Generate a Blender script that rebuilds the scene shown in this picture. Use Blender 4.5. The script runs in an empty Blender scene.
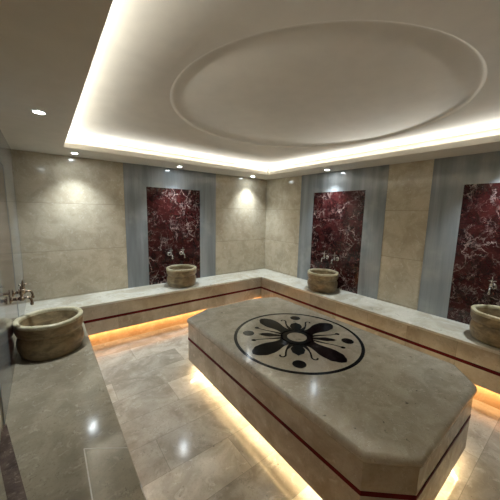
import bpy, bmesh, math, random
from mathutils import Vector, Matrix
random.seed(4)
S = bpy.context.scene
COL = S.collection
W, H, HB, D, LE = 3.825, 2.365, 0.565, 0.517, 0.498
YF = -4.95            # wall behind the camera
PI = math.pi

# ------------------------------------------------------------------ materials
def nt(name):
    m = bpy.data.materials.new(name); m.use_nodes = True
    n = m.node_tree; n.nodes.clear()
    out = n.nodes.new('ShaderNodeOutputMaterial'); b = n.nodes.new('ShaderNodeBsdfPrincipled')
    n.links.new(b.outputs[0], out.inputs[0])
    return m, n, b
def setv(sock, v, n):
    if isinstance(v, bpy.types.NodeSocket): n.links.new(v, sock)
    else: sock.default_value = v
def math_(n, op, a, b=None, c=None, clamp=False):
    k = n.nodes.new('ShaderNodeMath'); k.operation = op; k.use_clamp = clamp
    setv(k.inputs[0], a, n)
    if b is not None: setv(k.inputs[1], b, n)
    if c is not None: setv(k.inputs[2], c, n)
    return k.outputs[0]
def vmath(n, op, a, b):
    k = n.nodes.new('ShaderNodeVectorMath'); k.operation = op
    setv(k.inputs[0], a, n); setv(k.inputs[1], b, n); return k.outputs[0]
def mix(n, f, a, b, mode='MIX'):
    k = n.nodes.new('ShaderNodeMix'); k.data_type = 'RGBA'; k.blend_type = mode
    setv(k.inputs[0], f, n)
    setv(k.inputs[6], a if isinstance(a, bpy.types.NodeSocket) else (*a, 1), n)
    setv(k.inputs[7], b if isinstance(b, bpy.types.NodeSocket) else (*b, 1), n)
    return k.outputs[2]
def ramp(n, v, lo, hi, a=0.0, b=1.0):
    k = n.nodes.new('ShaderNodeMapRange'); k.clamp = True; k.interpolation_type = 'SMOOTHSTEP'
    setv(k.inputs[0], v, n)
    for i, x in enumerate((lo, hi, a, b)): k.inputs[i+1].default_value = x
    return k.outputs[0]
def noise(n, vec, scale, detail=5, rough=.55, dist=0.0, col=False):
    k = n.nodes.new('ShaderNodeTexNoise'); setv(k.inputs['Vector'], vec, n)
    k.inputs['Scale'].default_value = scale; k.inputs['Detail'].default_value = detail
    k.inputs['Roughness'].default_value = rough; k.inputs['Distortion'].default_value = dist
    return k.outputs[1 if col else 0]
def srgb(r, g, b):
    f = lambda c: ((c/255+.055)/1.055)**2.4 if c > 10 else c/255/12.92
    return (f(r), f(g), f(b))

def coords(n, world=True):
    if world: return n.nodes.new('ShaderNodeNewGeometry').outputs['Position']
    t = n.nodes.new('ShaderNodeTexCoord').outputs['Object']
    oi = n.nodes.new('ShaderNodeObjectInfo').outputs['Location']
    return vmath(n, 'ADD', t, vmath(n, 'MULTIPLY', oi, (3.1, 1.7, 2.3)))

def tiles(n, P, axes, size, org, stag=0.0, gw=.0015):
    """per tile offset vector, random value and seam mask"""
    s = n.nodes.new('ShaderNodeSeparateXYZ'); setv(s.inputs[0], P, n)
    u = math_(n, 'DIVIDE', math_(n, 'SUBTRACT', s.outputs[axes[0]], org[0]), size[0])
    v = math_(n, 'DIVIDE', math_(n, 'SUBTRACT', s.outputs[axes[1]], org[1]), size[1])
    fv = math_(n, 'FLOOR', v)
    if stag: u = math_(n, 'ADD', u, math_(n, 'MULTIPLY', fv, stag))
    fu = math_(n, 'FLOOR', u)
    c = n.nodes.new('ShaderNodeCombineXYZ'); setv(c.inputs[0], fu, n); setv(c.inputs[1], fv, n)
    wn = n.nodes.new('ShaderNodeTexWhiteNoise'); wn.noise_dimensions = '3D'; setv(wn.inputs['Vector'], c.outputs[0], n)
    def edge(t, f, sz):
        d = math_(n, 'SUBTRACT', t, f)
        d = math_(n, 'MINIMUM', d, math_(n, 'SUBTRACT', 1.0, d))
        return math_(n, 'MULTIPLY', d, sz)
    e = math_(n, 'MINIMUM', edge(u, fu, size[0]), edge(v, fv, size[1]))
    seam = ramp(n, e, gw*.6, gw*1.4, 1, 0)
    off = vmath(n, 'MULTIPLY', wn.outputs['Color'], (7, 7, 7))
    return off, wn.outputs['Value'], seam

def cream(name, base, brown, light, rough=.12, tile=None, world=True, var=.25, vein=.5, seamcol=.55, scale=1.0, spec=.5, spots=0.0, cloud=1.0):
    m, n, b = nt(name)
    P = coords(n, world); Q = P; rnd = seam = None
    if tile:
        off, rnd, seam = tiles(n, P, *tile); Q = vmath(n, 'ADD', P, off)
    big = noise(n, Q, 2.2*scale, 6, .62, .6)
    mid = noise(n, Q, 9*scale, 7, .68, .8)
    fine = noise(n, Q, 42*scale, 5, .7)
    c = mix(n, ramp(n, big, .36, .68, 0, cloud), base, brown)
    c = mix(n, ramp(n, mid, .52, .72, 0, .6), c, light)
    c = mix(n, ramp(n, fine, .5, .72, 0, .5), c, brown)
    # thin wandering veins
    w = vmath(n, 'ADD', Q, vmath(n, 'MULTIPLY', noise(n, Q, 3*scale, 5, .6, 0, True), (.55, .55, .55)))
    vz = noise(n, w, 2.6*scale, 3, .5)
    d = math_(n, 'ABSOLUTE', math_(n, 'SUBTRACT', vz, .5))
    vm = math_(n, 'MULTIPLY', ramp(n, d, .0, .012, 1, 0), ramp(n, mid, .45, .6, 0, vein))
    c = mix(n, vm, c, tuple(x*.45 for x in brown))
    if spots:
        sp = ramp(n, noise(n, Q, 26, 3, .6), .66, .72, 0, spots)
        sp = math_(n, 'MULTIPLY', sp, ramp(n, big, .5, .62))
        c = mix(n, sp, c, tuple(x*.3 for x in brown))
    if tile:
        k = ramp(n, rnd, 0, 1, 1-var, 1+var*.35)
        cc = n.nodes.new('ShaderNodeCombineColor')
        for i in range(3): setv(cc.inputs[i], k, n)
        c = mix(n, 1.0, c, cc.outputs[0], 'MULTIPLY')
        c = mix(n, math_(n, 'MULTIPLY', seam, seamcol), c, tuple(x*.35 for x in brown))
    setv(b.inputs['Base Color'], c, n)
    rr = ramp(n, mid, .3, .7, rough*.8, rough*1.35)
    setv(b.inputs['Roughness'], rr, n); b.inputs['Specular IOR Level'].default_value = spec
    bp = n.nodes.new('ShaderNodeBump'); bp.inputs['Strength'].default_value = .06; bp.inputs['Distance'].default_value = .004
    setv(bp.inputs['Height'], noise(n, P, 7, 3, .5), n); setv(b.inputs['Normal'], bp.outputs[0], n)
    return m

def red_marble(name, world=True):
    m, n, b = nt(name); P = coords(n, world)
    off, rnd, seam = tiles(n, P, (2, 2), (.55, .55), (.545, .545), 0, .002)
    Q = vmath(n, 'ADD', P, off)
    w = vmath(n, 'ADD', Q, vmath(n, 'MULTIPLY', noise(n, Q, 4.5, 6, .65, 0, True), (.34, .34, .34)))
    w2 = vmath(n, 'MULTIPLY', w, (1, 1, .72))
    v = n.nodes.new('ShaderNodeTexVoronoi'); v.feature = 'DISTANCE_TO_EDGE'; v.inputs['Scale'].default_value = 5.2
    setv(v.inputs['Vector'], w2, n)
    mask = noise(n, Q, 3.3, 4, .6)
    v1 = math_(n, 'MULTIPLY', ramp(n, v.outputs[0], 0, .035, 1, 0), ramp(n, mask, .46, .62))
    nz = noise(n, w, 7.5, 5, .6)
    v2 = ramp(n, math_(n, 'ABSOLUTE', math_(n, 'SUBTRACT', nz, .5)), 0, .016, 1, 0)
    v2 = math_(n, 'MULTIPLY', v2, ramp(n, noise(n, Q, 5, 4, .6), .45, .62, 0, .8))
    veins = math_(n, 'MAXIMUM', v1, v2)
    base = mix(n, ramp(n, noise(n, Q, 6, 7, .7, .5), .35, .7), srgb(40, 16, 16), srgb(64, 27, 26))
    base = mix(n, ramp(n, noise(n, Q, 30, 5, .7), .55, .75, 0, .5), base, srgb(140, 92, 88))
    c = mix(n, math_(n, 'MULTIPLY', veins, .6), base, srgb(205, 185, 178))
    c = mix(n, math_(n, 'MULTIPLY', seam, .8), c, srgb(28, 12, 12))
    setv(b.inputs['Base Color'], c, n); b.inputs['Roughness'].default_value = .12
    return m

def grey_marble(name):
    m, n, b = nt(name); P = coords(n, True)
    Q = vmath(n, 'MULTIPLY', P, (5, 5, .45))
    a = noise(n, Q, 1.3, 5, .5, .3); f = noise(n, vmath(n, 'MULTIPLY', P, (60, 60, 3)), 1.0, 4, .6)
    big = noise(n, P, 1.6, 4, .6)
    c = mix(n, ramp(n, a, .3, .7), srgb(118, 123, 126), srgb(148, 153, 155))
    c = mix(n, ramp(n, f, .45, .7, 0, .2), c, srgb(104, 112, 118))
    c = mix(n, ramp(n, big, .5, .7, 0, .4), c, srgb(182, 184, 180))
    setv(b.inputs['Base Color'], c, n); b.inputs['Roughness'].default_value = .13
    return m

def plain(name, col, rough=.5, metal=0.0, bump=0.0, emis=None, es=0.0):
    m, n, b = nt(name)
    P = coords(n, False)
    c = mix(n, ramp(n, noise(n, P, 9, 4), .3, .7, 0, .25), col, tuple(x*.8 for x in col))
    setv(b.inputs['Base Color'], c, n); b.inputs['Roughness'].default_value = rough; b.inputs['Metallic'].default_value = metal
    if emis: b.inputs['Emission Color'].default_value = (*emis, 1); b.inputs['Emission Strength'].default_value = es
    if bump:
        bp = n.nodes.new('ShaderNodeBump'); bp.inputs['Strength'].default_value = bump; bp.inputs['Distance'].default_value = .01
        setv(bp.inputs['Height'], noise(n, P, 3.0, 3, .5), n); setv(b.inputs['Normal'], bp.outputs[0], n)
    return m

def stone(name):
    m, n, b = nt(name); P = coords(n, False)
    band = noise(n, vmath(n, 'MULTIPLY', P, (1, 1, 2.0)), 9, 7, .65, .45)
    mid = noise(n, P, 16, 6, .65)
    c = mix(n, ramp(n, band, .33, .68), srgb(98, 84, 60), srgb(150, 132, 100))
    c = mix(n, ramp(n, mid, .52, .72, 0, .65), c, srgb(92, 82, 56))
    c = mix(n, ramp(n, noise(n, P, 5, 5, .6), .5, .66, 0, .5), c, srgb(136, 110, 78))
    setv(b.inputs['Base Color'], c, n); setv(b.inputs['Roughness'], ramp(n, mid, .3, .7, .28, .5), n)
    bp = n.nodes.new('ShaderNodeBump'); bp.inputs['Strength'].default_value = .35; bp.inputs['Distance'].default_value = .006
    setv(bp.inputs['Height'], noise(n, P, 28, 5, .6), n); setv(b.inputs['Normal'], bp.outputs[0], n)
    return m

CREAM, BROWN, LIGHT = srgb(196, 187, 166), srgb(162, 149, 126), srgb(216, 210, 194)
M_wall = cream('cream_wall_marble', CREAM, BROWN, LIGHT, .12, ((0, 2), (50, .6), (-25, .58), 0, .0022), var=.12, vein=.1, scale=2.6, seamcol=.55, cloud=.6)
M_wall2 = cream('cream_side_wall_marble', CREAM, BROWN, LIGHT, .12, ((1, 2), (50, .6), (-25, .58), 0, .0022), var=.12, vein=.1, scale=2.6, seamcol=.55, cloud=.6)
M_floor = cream('floor_marble', srgb(194, 188, 174), srgb(156, 149, 134), srgb(212, 208, 195), .13,
                ((0, 1), (1.22, .305), (-3.02+1.22*5, -2.6), .37, .0018), var=.22, spots=.7, seamcol=.45, vein=.4, scale=1.5)
M_seat = cream('pale_seat_marble', srgb(206, 204, 192), srgb(176, 170, 152), srgb(226, 224, 214), .10, var=.2, vein=.7)
M_face = cream('bench_face_marble', srgb(176, 166, 148), srgb(148, 136, 116), srgb(194, 185, 168), .14, ((0, 1), (.9, .45), (-.2, -.3), 0, .0012), var=.12, vein=.3)
M_slab = cream('platform_marble', srgb(174, 168, 154), srgb(138, 131, 116), srgb(200, 196, 184), .15, var=.2, vein=.8, spots=.9, scale=3.6, cloud=.6)
M_pface = cream('platform_face_marble', srgb(176, 168, 152), srgb(150, 141, 124), srgb(198, 191, 176), .17, var=.2, vein=.3, scale=1.8)
M_seat2 = cream('greyish_seat_marble', srgb(146, 137, 118), srgb(112, 102, 84), srgb(174, 167, 150), .11, vein=.6, spots=.5, scale=2.0, cloud=.6)
M_joint = cream('pale_joint', srgb(184, 178, 162), srgb(160, 154, 138), srgb(200, 195, 182), .3, vein=0)
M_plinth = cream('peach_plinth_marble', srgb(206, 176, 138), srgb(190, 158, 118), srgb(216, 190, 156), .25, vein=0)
M_rim = cream('worn_rim_stone', srgb(188, 180, 152), srgb(150, 140, 108), srgb(208, 202, 180), .3, world=False, vein=.2, scale=3)
M_red = red_marble('red_marble')
M_grey = grey_marble('grey_marble')
M_stripe = cream('dark_red_stripe', srgb(88, 14, 20), srgb(60, 9, 15), srgb(100, 22, 26), .5, vein=.0, spec=.08)
M_black = cream('black_inlay', srgb(14, 14, 15), srgb(8, 8, 9), srgb(20, 20, 21), .1, vein=.0, spec=.12)
M_brown = cream('brown_edging', srgb(96, 80, 70), srgb(58, 46, 40), srgb(160, 144, 128), .2, vein=.9, scale=3.5)
M_paint = plain('ceiling_paint', srgb(205, 200, 190), .62, bump=.10)
M_stone = stone('basin_stone')
M_metal = plain('aged_nickel', srgb(176, 160, 142), .25, 1.0)
M_chrome = plain('chrome', srgb(205, 205, 205), .15, 1.0)
M_trim = plain('white_trim', srgb(225, 225, 220), .4)
M_lens = plain('lamp_glass', srgb(240, 240, 240), .3, emis=(.86, .95, 1.0), es=60)
M_led = plain('warm_led', srgb(255, 230, 190), .5, emis=(1.0, .60, .26), es=5)
M_ledc = plain('cove_led', srgb(255, 240, 220), .5, emis=(1.0, .88, .68), es=6)

# ------------------------------------------------------------------ mesh helpers
def link(name, bm, mat, parent=None, smooth=False, bevel=0, seg=2):
    bmesh.ops.recalc_face_normals(bm, faces=bm.faces)
    me = bpy.data.meshes.new(name); bm.to_mesh(me); bm.free()
    me.materials.append(mat)
    if smooth:
        for p in me.polygons: p.use_smooth = True
        try: me.set_sharp_from_angle(angle=math.radians(42))
        except Exception: pass
    o = bpy.data.objects.new(name, me); COL.objects.link(o)
    if parent: o.parent = parent
    if bevel:
        b = o.modifiers.new('bevel', 'BEVEL'); b.width = bevel; b.segments = seg; b.limit_method = 'ANGLE'; b.angle_limit = math.radians(35)
    return o
def empty(name, loc, label, cat, group=None):
    o = bpy.data.objects.new(name, None); COL.objects.link(o); o.location = loc; o.empty_display_size = .1
    o['label'] = label; o['category'] = cat
    if group: o['group'] = group
    return o
def box(bm, a, b):
    x0, y0, z0 = a; x1, y1, z1 = b
    v = [bm.verts.new(p) for p in [(x0,y0,z0),(x1,y0,z0),(x1,y1,z0),(x0,y1,z0),(x0,y0,z1),(x1,y0,z1),(x1,y1,z1),(x0,y1,z1)]]
    for f in [(0,3,2,1),(4,5,6,7),(0,1,5,4),(1,2,6,5),(2,3,7,6),(3,0,4,7)]: bm.faces.new([v[i] for i in f])
def prism(bm, pts, z0, z1):
    a = [bm.verts.new((x, y, z0)) for x, y in pts]; b = [bm.verts.new((x, y, z1)) for x, y in pts]
    n = len(pts)
    bm.faces.new(a[::-1]); bm.faces.new(b)
    for i in range(n): bm.faces.new((a[i], a[(i+1) % n], b[(i+1) % n], b[i]))
def bmbox(a, b):
    bm = bmesh.new(); box(bm, a, b); return bm
def lathe(bm, prof, n=48, mat=Matrix()):
    rings = []
    for r, z in prof:
        if r < 1e-6: rings.append([bm.verts.new(mat @ Vector((0, 0, z)))])
        else: rings.append([bm.verts.new(mat @ Vector((r*math.cos(2*PI*i/n), r*math.sin(2*PI*i/n), z))) for i in range(n)])
    for A, B in zip(rings, rings[1:]):
        for i in range(n):
            j = (i+1) % n
            if len(A) == 1 and len(B) == 1: continue
            if len(A) == 1: bm.faces.new((A[0], B[i], B[j]))
            elif len(B) == 1: bm.faces.new((A[i], A[j], B[0]))
            else: bm.faces.new((A[i], A[j], B[j], B[i]))
def tube(bm, pts, rad, n=14):
    pts = [Vector(p) for p in pts]; rads = rad if isinstance(rad, (list, tuple)) else [rad]*len(pts)
    prev = None; rings = []
    for i, p in enumerate(pts):
        t = (pts[min(i+1, len(pts)-1)] - pts[max(i-1, 0)]).normalized()
        if prev is None:
            u = t.orthogonal().normalized()
        else: u = (prev - t*prev.dot(t)).normalized()
        prev = u; w = t.cross(u)
        rings.append([bm.verts.new(p + (u*math.cos(2*PI*k/n) + w*math.sin(2*PI*k/n))*rads[i]) for k in range(n)])
    for A, B in zip(rings, rings[1:]):
        for k in range(n): bm.faces.new((A[k], A[(k+1) % n], B[(k+1) % n], B[k]))
    bm.faces.new(rings[0][::-1]); bm.faces.new(rings[-1])
def struct(name, bm, mat, **k):
    o = link(name, bm, mat, **k); o['kind'] = 'structure'; return o

# ------------------------------------------------------------------ room shell
struct('floor', bmbox((-W-.12, YF-.12, -.12), (.12, .12, 0)), M_floor)
TOP = 2.72
struct('wall_back', bmbox((-W, 0, 0), (0, .12, TOP)), M_wall)
struct('wall_right', bmbox((0, YF, 0), (.12, .12, TOP)), M_wall2)
struct('wall_left', bmbox((-W-.12, YF, 0), (-W, .12, TOP)), M_wall2)
struct('wall_front', bmbox((-W, YF-.12, 0), (.12, YF, TOP)), M_wall)

# dropped border of the ceiling with the cove, then the raised field with its round shallow dome
CX0, CX1, CY0, CY1 = -3.36, -.45, -4.42, -.55       # opening
RZ = H + .14                                       # raised ceiling
bm = bmesh.new()
LIP, LD, CV = .055, .035, .15
def ring_quads(bm, r0, z0, r1, z1):
    c = lambda r: [(r[0], r[2]), (r[1], r[2]), (r[1], r[3]), (r[0], r[3])]
    A = [bm.verts.new((x, y, z0)) for x, y in c(r0)]; B = [bm.verts.new((x, y, z1)) for x, y in c(r1)]
    for i in range(4): bm.faces.new((A[i], A[(i+1) % 4], B[(i+1) % 4], B[i]))
grow = lambda e: (CX0-e, CX1+e, CY0-e, CY1+e)
room = (-W, 0, YF, 0)
ring_quads(bm, room, H, grow(0), H)                 # soffit
ring_quads(bm, grow(0), H, grow(0), H+LIP)          # lip
ring_quads(bm, grow(0), H+LIP, grow(.02), H+LIP)
ring_quads(bm, grow(.02), H+LIP, grow(.02), H+.02)
ring_quads(bm, grow(.02), H+.02, grow(CV), H+.02)   # ledge
ring_quads(bm, grow(CV), H+.02, grow(CV), RZ)       # cove back
# raised field: outer rectangle to circle
dx, dy, DR = -1.815, -2.60, 1.085
N = 96
g = grow(CV)
inner = [bm.verts.new((dx+DR*math.cos(2*PI*i/N), dy+DR*math.sin(2*PI*i/N), RZ)) for i in range(N)]
outer = []
for i in range(N):
    a = 2*PI*i/N; c, s = math.cos(a), math.sin(a)
    t = min(((g[1]-dx)/c if c > 1e-9 else (g[0]-dx)/c if c < -1e-9 else 1e9), ((g[3]-dy)/s if s > 1e-9 else (g[2]-dy)/s if s < -1e-9 else 1e9))
    outer.append(bm.verts.new((dx+c*t, dy+s*t, RZ)))
corners = [(g[1], g[3]), (g[0], g[3]), (g[0], g[2]), (g[1], g[2])]
for i in range(N):
    j = (i+1) % N
    bm.faces.new((inner[i], inner[j], outer[j], outer[i]))
    a, b = outer[i].co, outer[j].co
    if abs(a.x-b.x) > 1e-5 and abs(a.y-b.y) > 1e-5:
        cx, cy = min(corners, key=lambda q: (q[0]-a.x)**2+(q[1]-a.y)**2)
        bm.faces.new((outer[i], outer[j], bm.verts.new((cx, cy, RZ))))
prof = [(1, 0), (.996, .003), (.990, .012), (.984, .019), (.976, .0225), (.96, .024), (.9, .026), (.8, .028), (.6, .031), (.3, .034), (0, .035)]
prev = inner
for r, z in prof[1:]:
    if r == 0:
        c = bm.verts.new((dx, dy, RZ+z*.6))
        for i in range(N): bm.faces.new((prev[i], prev[(i+1) % N], c))
    else:
        cur = [bm.verts.new((dx+DR*r*math.cos(2*PI*i/N), dy+DR*r*math.sin(2*PI*i/N), RZ+z*.6)) for i in range(N)]
        for i in range(N): bm.faces.new((prev[i], prev[(i+1) % N], cur[(i+1) % N], cur[i]))
        prev = cur
bmesh.ops.remove_doubles(bm, verts=bm.verts, dist=1e-4)
me_ceiling = struct('ceiling', bm, M_paint, smooth=True)

# ------------------------------------------------------------------ wall panels
def panel(origin, rot, label, wf0, wf1, wi0, wi1, zt=2.06):
    """local x along the wall, local -y out of the wall"""
    e = empty('wall_panel', origin, label, 'wall panel'); e.rotation_euler = (0, 0, rot)
    z0, z1 = HB, H; t = .006
    bm = bmesh.new()
    def plate(pts, y0, y1):
        a = [bm.verts.new((x, y0, z)) for x, z in pts]; b = [bm.verts.new((x, y1, z)) for x, z in pts]
        n = len(pts); bm.faces.new(a); bm.faces.new(b[::-1])
        for i in range(n): bm.faces.new((a[i], b[i], b[(i+1) % n], a[(i+1) % n]))
    gp = .001
    plate([(wf0, z0), (wi0, z0), (wi0, zt), (wf0, z1)], -t, -.0002)
    plate([(wi1, z0), (wf1, z0), (wf1, z1), (wi1, zt)], -t, -.0002)
    plate([(wf0+gp, z1), (wi0+gp, zt+gp), (wi1-gp, zt+gp), (wf1-gp, z1)], -t, -.0002)
    link('marble_surround', bm, M_grey, e)
    link('inset_panel', bmbox((wi0, -.004, z0), (wi1, -.0002, zt)), M_red, e)
    return e
pA = -1.912
panel((pA, 0, 0), 0, 'dark red veined marble panel in a grey surround on the back wall, left of the room corner', -2.655-pA, -1.17-pA, -2.35-pA, -1.476-pA)
pB = -1.655
panel((0, pB, 0), -PI/2, 'dark red marble panel in a grey surround on the right wall, nearer the room corner', pB+.92, pB+2.40, pB+1.205, pB+2.105)
pC = -3.65
panel((0, pC, 0), -PI/2, 'dark red marble panel in a grey surround cut by the right edge of the picture', pC+2.905, pC+4.39, pC+3.212, pC+4.10)
pL = -1.45
panel((-W, pL, 0), PI/2, 'dark red marble panel in a grey surround on the left wall, seen edge-on', -2.33-pL, -pL-.004, -1.87-pL, -1.03-pL)

# ------------------------------------------------------------------ benches
ZB, ZR, SH = .181, .361, .033     # underside, stripe, stripe height
NO = .01
def bench(label, loc, seat, body, stripe, plinth, ms=M_seat):
    e = empty('marble_bench', loc, label, 'bench')
    def sub(pts): return [(x-loc[0], y-loc[1]) for x, y in pts]
    for nm, pts, z0, z1, mt, bv in (('seat', seat, HB-.028, HB, ms, .004), ('bench_body', body, ZB, HB-.028, M_face, .002),
                                    ('red_stripe', stripe, ZR-SH/2, ZR+SH/2, M_stripe, 0), ('plinth', plinth, 0, ZB, M_plinth, 0)):
        bm = bmesh.new(); prism(bm, sub(pts), z0, z1); link(nm, bm, mt, e, bevel=bv)
    return e
xl, xr = -W+LE, -D          # inner edges of the left and right seats
k = .09; G = .001; Y2 = -D-.0005; Y3 = YF+G
bench('long marble bench with a red stripe running along the back wall', (-1.9, -.26, 0),
      [(-W+G, -G), (-W+G, -D), (-G, -D), (-G, -G)], [(-W+G, -G), (-W+G, -D+NO), (-G, -D+NO), (-G, -G)],
      [(xl-.01, -D+NO+.002), (xl-.01, -D+NO-.0015), (-D+NO-.0015, -D+NO-.0015), (-D+NO+.002, -D+NO+.002)],
      [(-W+G, -G), (-W+G, -D+k), (-G, -D+k), (-G, -G)])
bench('marble bench with a red stripe along the right wall, behind the platform', (-.26, -2.6, 0),
      [(-G, Y2), (-D, Y2), (-D, Y3), (-G, Y3)], [(-G, Y2+NO), (-D+NO, Y2+NO), (-D+NO, Y3), (-G, Y3)],
      [(-D+NO+.002, Y2+NO-.001), (-D+NO-.0015, Y2+NO-.001), (-D+NO-.0015, Y3), (-D+NO+.002, Y3)],
      [(-G, Y2+k), (-D+k, Y2+k), (-D+k, Y3), (-G, Y3)])
bench('greyish marble bench top in the lower left foreground under the nearest basin', (-3.57, -2.6, 0),
      [(-W+G, Y2), (xl, Y2), (xl, Y3), (-W+G, Y3)], [(-W+G, Y2+NO), (xl-NO, Y2+NO), (xl-NO, Y3), (-W+G, Y3)],
      [(xl-NO-.002, -D+NO), (xl-NO+.0015, -D+NO), (xl-NO+.0015, Y3), (xl-NO-.002, Y3)],
      [(-W+G, Y2+k), (xl-k, Y2+k), (xl-k, Y3), (-W+G, Y3)], M_seat2)
left_bench = [o for o in bpy.data.objects if o.get('category') == 'bench'][-1]
bm = bmesh.new(); lx, ly = -3.57, -2.6
for q in ([(-3.502, -2.750), (-3.497, -2.750), (-3.502, -4.4), (-3.507, -4.4)], [(-3.502, -2.752), (-3.5, -2.747), (xl-.004, -2.865), (xl-.004, -2.868)]):
    prism(bm, [(x-lx, y-ly) for x, y in q], HB-.001, HB+.0006)
link('joint', bm, M_joint, left_bench)
# brown marble edging lying on the left bench
bm = bmesh.new(); prism(bm, [(-3.824, -2.337), (-3.812, -2.337), (-3.690, -2.975), (-3.742, -2.985), (-3.824, -2.56)], HB, HB+.006)
o = link('marble_edging', bm, M_brown, None, bevel=.001); o['label'] = 'narrow brown mottled marble strip lying on the left bench at the lower left corner'; o['category'] = 'marble strip'

# ------------------------------------------------------------------ platform
PX0, PX1, PY0, PY1 = -2.452, -1.165, -3.769, -1.495
ZT = .603
def octo(e, o=(0, 0)):
    x0, x1, y0, y1 = PX0-e-o[0], PX1+e-o[0], PY0-e-o[1], PY1+e-o[1]
    q = e*.41
    cn, yn, cf, yf = .199+q, .175+q, .31+q, .135+q
    return [(x0+cn, y0), (x1-cn, y0), (x1, y0+yn), (x1, y1-yf), (x1-cf, y1), (x0+cf, y1), (x0, y1-yf), (x0, y0+yn)]
pc = ((PX0+PX1)/2, (PY0+PY1)/2)
plat = empty('marble_platform', (*pc, 0), 'large raised eight-sided marble slab with a black flower medallion in the middle of the room', 'platform')
bm = bmesh.new(); prism(bm, octo(.012, pc), ZT-.055, ZT); slab = link('top_slab', bm, M_slab, plat, smooth=True, bevel=.024, seg=5)
bm = bmesh.new(); prism(bm, octo(-.004, pc), .135, ZT-.055); link('platform_body', bm, M_pface, plat, bevel=.002)
bm = bmesh.new(); prism(bm, octo(-.002, pc), .379-.013, .379+.013); link('red_stripe', bm, M_stripe, plat)
bm = bmesh.new(); prism(bm, octo(-.14, pc), 0, .135); link('plinth', bm, M_pface, plat)

# medallion inlay (positions relative to its own centre)
mc = (-1.822, -2.588)
def inlay(name, polys, parent, mat=M_black):
    bm = bmesh.new()
    ox, oy = mc[0]-pc[0], mc[1]-pc[1]
    for pts in polys: prism(bm, [(x+ox, y+oy) for x, y in pts], ZT-.0005, ZT+.0007)
    return link(name, bm, mat, parent)
def annulus(r0, r1, n=96):
    out = []
    for i in range(n):
        a, b = 2*PI*i/n, 2*PI*(i+1)/n
        out.append([(r0*math.cos(a), r0*math.sin(a)), (r1*math.cos(a), r1*math.sin(a)), (r1*math.cos(b), r1*math.sin(b)), (r0*math.cos(b), r0*math.sin(b))])
    return out
med = inlay('medallion', annulus(.545, .573), plat)
def rot(pts, a): c, s = math.cos(a), math.sin(a); return [(x*c-y*s, x*s+y*c) for x, y in pts]
def leaf(prof):   # prof: list of (r, halfwidth)
    return [(r, -w) for r, w in prof] + [(r, w) for r, w in prof[::-1] if w > 0]
def smoothprof(keys, n=22):
    out = []
    for i in range(n+1):
        t = keys[0][0] + (keys[-1][0]-keys[0][0])*i/n
        for (a, wa), (b, wb) in zip(keys, keys[1:]):
            if a <= t <= b+1e-9:
                u = (t-a)/(b-a); u = u*u*(3-2*u); out.append((t, wa+(wb-wa)*u)); break
    return out
big = smoothprof([(.128, .062), (.19, .052), (.35, .086), (.42, .082), (.48, .050), (.503, .022), (.510, 0)])
fat = smoothprof([(.133, .012), (.165, .040), (.225, .060), (.275, .050), (.33, 0)])
thin = smoothprof([(.13, .018), (.18, .022), (.26, .036), (.31, .026), (.355, 0)])
for q in range(4): inlay('leaf', [rot(leaf(big), q*PI/2+math.radians(0))], med)
for q, pr in ((45, fat), (135, thin), (225, fat), (315, thin)):
    inlay('petal', [rot(leaf(pr), math.radians(q))], med)
    c = (.445*math.cos(math.radians(q)), .445*math.sin(math.radians(q)))
    inlay('dot', [[(c[0]+.053*math.cos(2*PI*i/28), c[1]+.053*math.sin(2*PI*i/28)) for i in range(28)]], med)
inlay('center_ring', annulus(.088, .146), med)
def ribbon(pts, w):
    out = []
    for i in range(len(pts)-1):
        (x0, y0), (x1, y1) = pts[i], pts[i+1]; L = math.hypot(x1-x0, y1-y0)
        nx, ny = -(y1-y0)/L, (x1-x0)/L
        wa, wb = (w[i], w[i+1])
        out.append([(x0-nx*wa, y0-ny*wa), (x1-nx*wb, y1-ny*wb), (x1+nx*wb, y1+ny*wb), (x0+nx*wa, y0+ny*wa)])
    return out
def bez(p, n=14):
    out = []
    for i in range(n+1):
        t = i/n; a = (1-t)**3; b = 3*t*(1-t)**2; c = 3*t*t*(1-t); d = t**3
        out.append(tuple(a*p[0][j]+b*p[1][j]+c*p[2][j]+d*p[3][j] for j in (0, 1)))
    return out
for q in (45, 225):
    for s in (1, -1):
        # hook: leaves the ring beside the petal, turns back on itself
        p = bez([(.13, .035*s), (.22, .10*s), (.27, .10*s), (.33, .10*s)]) + bez([(.33, .10*s), (.375, .10*s), (.375, .155*s), (.335, .145*s)], 8)[1:]
        inlay('curl', [rot(r, math.radians(q)) for r in ribbon(p, [max(.006, .024-.0024*i) if i < 8 else .0075 for i in range(len(p))])], med)
for q in (135, 315):
    for s in (1, -1):
        p = bez([(.13, .035*s), (.20, .075*s), (.28, .075*s), (.375, .125*s)])
        bl = [(.38+.021*math.cos(2*PI*i/16), .128*s+.018*math.sin(2*PI*i/16)) for i in range(16)]
        inlay('tendril', [rot(r, math.radians(q)) for r in ribbon(p, [max(.0055, .018-.0014*i) for i in range(len(p))]) + [bl]], med)

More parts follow.
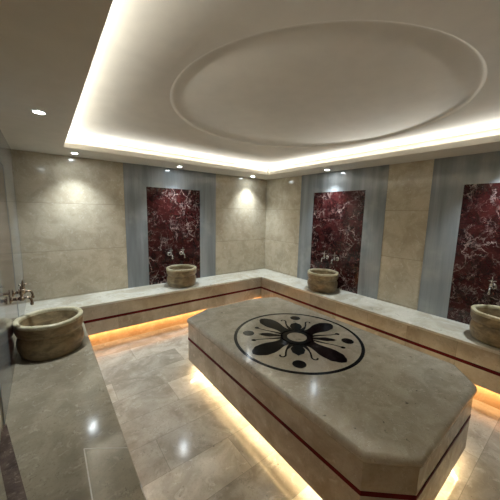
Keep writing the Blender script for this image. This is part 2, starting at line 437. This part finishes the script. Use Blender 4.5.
# ------------------------------------------------------------------ basins
def make_basin(label):
    e = empty('stone_basin', (0, 0, 0), label, 'basin', None)
    bm = bmesh.new()
    n = 72
    prof = [(.0, 0), (.194, 0), (.203, .006), (.209, .03), (.218, .065), (.222, .10), (.219, .135), (.210, .158), (.205, .168), (.209, .178),
            (.221, .186), (.226, .20), (.228, .225), (.229, .255), (.194, .255),
            (.188, .19), (.165, .11), (.12, .070), (.06, .056), (.0, .052)]
    lathe(bm, prof, n)
    # carved lobes round the belly and hand-cut unevenness
    for v in bm.verts:
        r = math.hypot(v.co.x, v.co.y)
        if r > .2 and v.co.z < .16:
            a = math.atan2(v.co.y, v.co.x)
            k = 1 + .022*abs(math.sin(4*a+.4))*math.sin(PI*min(1, v.co.z/.16))
            v.co.x *= k; v.co.y *= k
        if r > .05:
            a = math.atan2(v.co.y, v.co.x)
            k = 1 + .004*math.sin(3*a+v.co.z*20)
            v.co.x *= k; v.co.y *= k
    link('bowl', bm, M_stone, e, smooth=True)
    bm = bmesh.new()
    lathe(bm, [(.194, .2545), (.229, .2545), (.230, .262), (.230, .276), (.227, .281), (.221, .283), (.202, .283), (.196, .280), (.193, .274), (.194, .2545)], n)
    for v in bm.verts:
        a = math.atan2(v.co.y, v.co.x); k = 1 + .004*math.sin(3*a+5); v.co.x *= k; v.co.y *= k; v.co.z += .0015*math.sin(5*a)*(v.co.z > .26)
    link('rim', bm, M_rim, e, smooth=True)
    return e
def copy_tree(o, parent=None):
    c = o.copy(); COL.objects.link(c)
    if parent: c.parent = parent
    for ch in [x for x in bpy.data.objects if x.parent == o]: copy_tree(ch, c)
    return c
b0 = make_basin('')
BAS = [((-1.925, -.25), .3, 'round carved stone basin on the back bench in front of the red panel'),
       ((-.25, -1.66), 1.2, 'round stone basin on the right bench, nearer the room corner'),
       ((-.25, -3.695), 2.6, 'round stone basin on the right bench cut by the right edge of the picture'),
       ((-3.593, -1.505), 4.0, 'dark stone basin on the left bench, nearest the viewer on the left')]
for i, ((x, y), r, lb) in enumerate(BAS):
    o = b0 if i == 0 else copy_tree(b0)
    o.location = (x, y, HB+.0005); o.rotation_euler = (0, 0, r); o['label'] = lb; o['group'] = 'stone basins on the benches'

# ------------------------------------------------------------------ taps: local +x out of the wall
def make_tap(mat):
    e = empty('wall_tap', (0, 0, 0), '', 'tap')
    X = Matrix.Rotation(PI/2, 4, 'Y')
    bm = bmesh.new(); lathe(bm, [(0, 0), (.030, 0), (.031, .004), (.026, .009), (.016, .013), (.014, .018), (0, .018)], 28, X); link('wall_flange', bm, mat, e, smooth=True)
    bm = bmesh.new()
    lathe(bm, [(0, .015), (.010, .015), (.010, .035), (.014, .040), (.014, .046), (.011, .050), (.012, .060), (.018, .066), (.020, .078), (.018, .090), (.012, .096), (.0, .098)], 24, X)
    lathe(bm, [(0, 0), (.011, 0), (.012, .020), (.015, .024), (.015, .030), (.009, .034), (.007, .046), (0, .046)], 20, Matrix.Translation((.078, 0, .010)))
    link('tap_body', bm, mat, e, smooth=True)
    bm = bmesh.new()
    pts = [(.092, 0, 0)]+[(.110+.0, 0, .003)]+[(.112+.030*math.sin(a), 0, -.027+.030*math.cos(a)) for a in [PI/2*i/6 for i in range(7)]]+[(.142, 0, -.045)]
    tube(bm, pts, [.009]*(len(pts)-1)+[.009], 14)
    lathe(bm, [(0, -.062), (.010, -.062), (.0125, -.058), (.0125, -.044), (.010, -.040), (0, -.040)], 18, Matrix.Translation((.142, 0, 0)))
    link('spout', bm, mat, e, smooth=True)
    bm = bmesh.new()
    T = Matrix.Translation((.078, 0, .052))
    lathe(bm, [(0, 0), (.010, 0), (.012, .008), (.008, .014), (.005, .022), (.008, .030), (.006, .038), (.003, .052), (0, .060)], 18, T)
    for a in range(4):
        c, s = math.cos(a*PI/2+.5), math.sin(a*PI/2+.5)
        tube(bm, [(.078+.006*c, .006*s, .062), (.078+.026*c, .026*s, .064), (.078+.031*c, .031*s, .064)], [.0045, .004, .0065], 10)
    link('handle', bm, mat, e, smooth=True)
    return e
TZ = 1.045
tl, tc = make_tap(M_metal), make_tap(M_chrome)
TAPS = [(tl, (-W+.012, -1.425, 1.055), 0, 'aged metal tap over the nearest left basin, farther of its pair'),
        (tl, (-W+.012, -1.62, 1.055), 0, 'aged metal tap over the nearest left basin, cut by the left picture edge'),
        (tc, (-2.025, -.0045, 1.03), -PI/2, 'chrome tap on the back wall red panel, left of its pair'),
        (tc, (-1.825, -.0045, 1.03), -PI/2, 'chrome tap on the back wall red panel, right of its pair'),
        (tc, (-.0045, -1.545, 1.03), PI, 'chrome tap on the right wall panel nearer the corner, left of its pair'),
        (tc, (-.0045, -1.732, 1.03), PI, 'chrome tap on the right wall panel nearer the corner, right of its pair'),
        (tc, (-.0045, -3.56, 1.03), PI, 'chrome tap at the right edge of the picture above the rightmost basin')]
used = set()
for src, loc, rz, lb in TAPS:
    o = src if src.name not in used else copy_tree(src)
    used.add(src.name)
    o.location = loc; o.rotation_euler = (0, 0, rz); o['label'] = lb; o['group'] = 'wall taps above the basins'
    if loc[0] < -3: o.scale = (.85, .95, .95)

# ------------------------------------------------------------------ downlights
def make_down():
    e = empty('ceiling_downlight', (0, 0, H), '', 'ceiling light')
    bm = bmesh.new(); lathe(bm, [(.030, .0), (.032, -.004), (.042, -.004), (.045, -.001), (.045, .0)], 32); link('trim_ring', bm, M_trim, e, smooth=True)
    bm = bmesh.new(); lathe(bm, [(0, -.0025), (.0305, -.0025)], 32); link('lamp_glass', bm, M_lens, e)
    return e
d0 = make_down()
DL = [((-3.555, -1.718), 'recessed spot light in the ceiling border above the left basin', 1.0),
      ((-3.240, -.27), 'recessed spot light over the back wall near the left corner', 1.0),
      ((-1.930, -.25), 'recessed spot light over the back wall red panel', 1.0),
      ((-.500, -.19), 'recessed spot light over the back wall beside the room corner', 1.0),
      ((-.210, -1.595), 'recessed spot light over the right wall red panel', 1.0)]
SPOT = 36.0
def spot(x, y):
    l = bpy.data.lights.new('downlight_beam', 'SPOT'); l.energy = SPOT; l.color = (.85, .94, 1.0)
    l.spot_size = math.radians(98); l.spot_blend = 1.0; l.shadow_soft_size = .028
    o = bpy.data.objects.new('downlight_beam', l); COL.objects.link(o); o.location = (x, y, H-.012)
for i, ((x, y), lb, pw) in enumerate(DL):
    o = d0 if i == 0 else copy_tree(d0)
    o.location = (x, y, H-.0005); o['label'] = lb; o['group'] = 'recessed spots in the ceiling border'
    spot(x, y)
# the same fittings carry on along the border behind the frame
for x, y in ((-.21, -3.62),):
    spot(x, y)

# ------------------------------------------------------------------ LED strips
def strip(name, p0, p1, nrm, width, power, color):
    """area light from p0 to p1 shining along nrm"""
    p0, p1, nrm = Vector(p0), Vector(p1), Vector(nrm).normalized()
    l = bpy.data.lights.new(name, 'AREA'); l.shape = 'RECTANGLE'; L = (p1-p0).length
    l.size = L; l.size_y = width; l.energy = power*L; l.color = color
    o = bpy.data.objects.new(name, l); COL.objects.link(o)
    x = (p1-p0).normalized(); z = -nrm; z = (z - x*z.dot(x)).normalized(); y = z.cross(x)
    o.matrix_world = Matrix(((x.x, y.x, z.x, (p0.x+p1.x)/2), (x.y, y.y, z.y, (p0.y+p1.y)/2), (x.z, y.z, z.z, (p0.z+p1.z)/2), (0, 0, 0, 1)))
CC = (.97, .96, .88); CP = 2.2
e = .085; z = H+.052
g = (CX0-e, CX1+e, CY0-e, CY1+e)
strip('cove_strip', (g[0], g[3], z), (g[1], g[3], z), (0, -1, .45), .012, CP, CC)
strip('cove_strip', (g[0], g[2], z), (g[1], g[2], z), (0, 1, .45), .012, CP, CC)
strip('cove_strip', (g[0], g[2], z), (g[0], g[3], z), (1, 0, .45), .012, CP, CC)
strip('cove_strip', (g[1], g[2], z), (g[1], g[3], z), (-1, 0, .45), .012, CP, CC)
BC = (1.0, .56, .24); BP = .9
y = -D+.028; z = ZB-.004
strip('bench_strip', (xl, y, z), (xr, y, z), (0, 1, -.8), .012, BP, BC)
strip('bench_strip', (xr+.028, y, z), (xr+.028, YF+.02, z), (1, 0, -.8), .012, BP, BC)
strip('bench_strip', (xl-.028, y, z), (xl-.028, YF+.02, z), (-1, 0, -.8), .012, BP*.5, BC)
PC = (1.0, .78, .50); PP = 3.0
pts = [(x, y) for x, y in octo(-.022)]
for i in range(8):
    a, b = pts[i], pts[(i+1) % 8]
    d = (Vector(b)-Vector(a)).normalized()
    strip('platform_strip', (*a, .131), (*b, .131), (-d.y, d.x, -.3), .02, PP, PC)

# ------------------------------------------------------------------ world and camera
w = bpy.data.worlds.new('world'); S.world = w; w.use_nodes = True
w.node_tree.nodes['Background'].inputs[0].default_value = (.02, .02, .02, 1)
cam = bpy.data.cameras.new('camera'); co = bpy.data.objects.new('camera', cam); COL.objects.link(co)
cam.sensor_width = 36; cam.lens = 266.6/500*36; cam.clip_start = .02
Rv, Uv, Fv = Vector((.79345, -.60824, .02169)), Vector((.06837, .12449, .98986)), Vector((.60478, .78393, -.14037))
co.matrix_world = Matrix(((Rv.x, Uv.x, -Fv.x, -3.577), (Rv.y, Uv.y, -Fv.y, -4.135), (Rv.z, Uv.z, -Fv.z, 1.720), (0, 0, 0, 1)))
S.camera = co
vs = S.view_settings
S.display_settings.display_device = 'sRGB'
vs.view_transform = 'Standard'; vs.look = 'None'; vs.gamma = 1; vs.use_curve_mapping = False; vs.exposure = 1.42
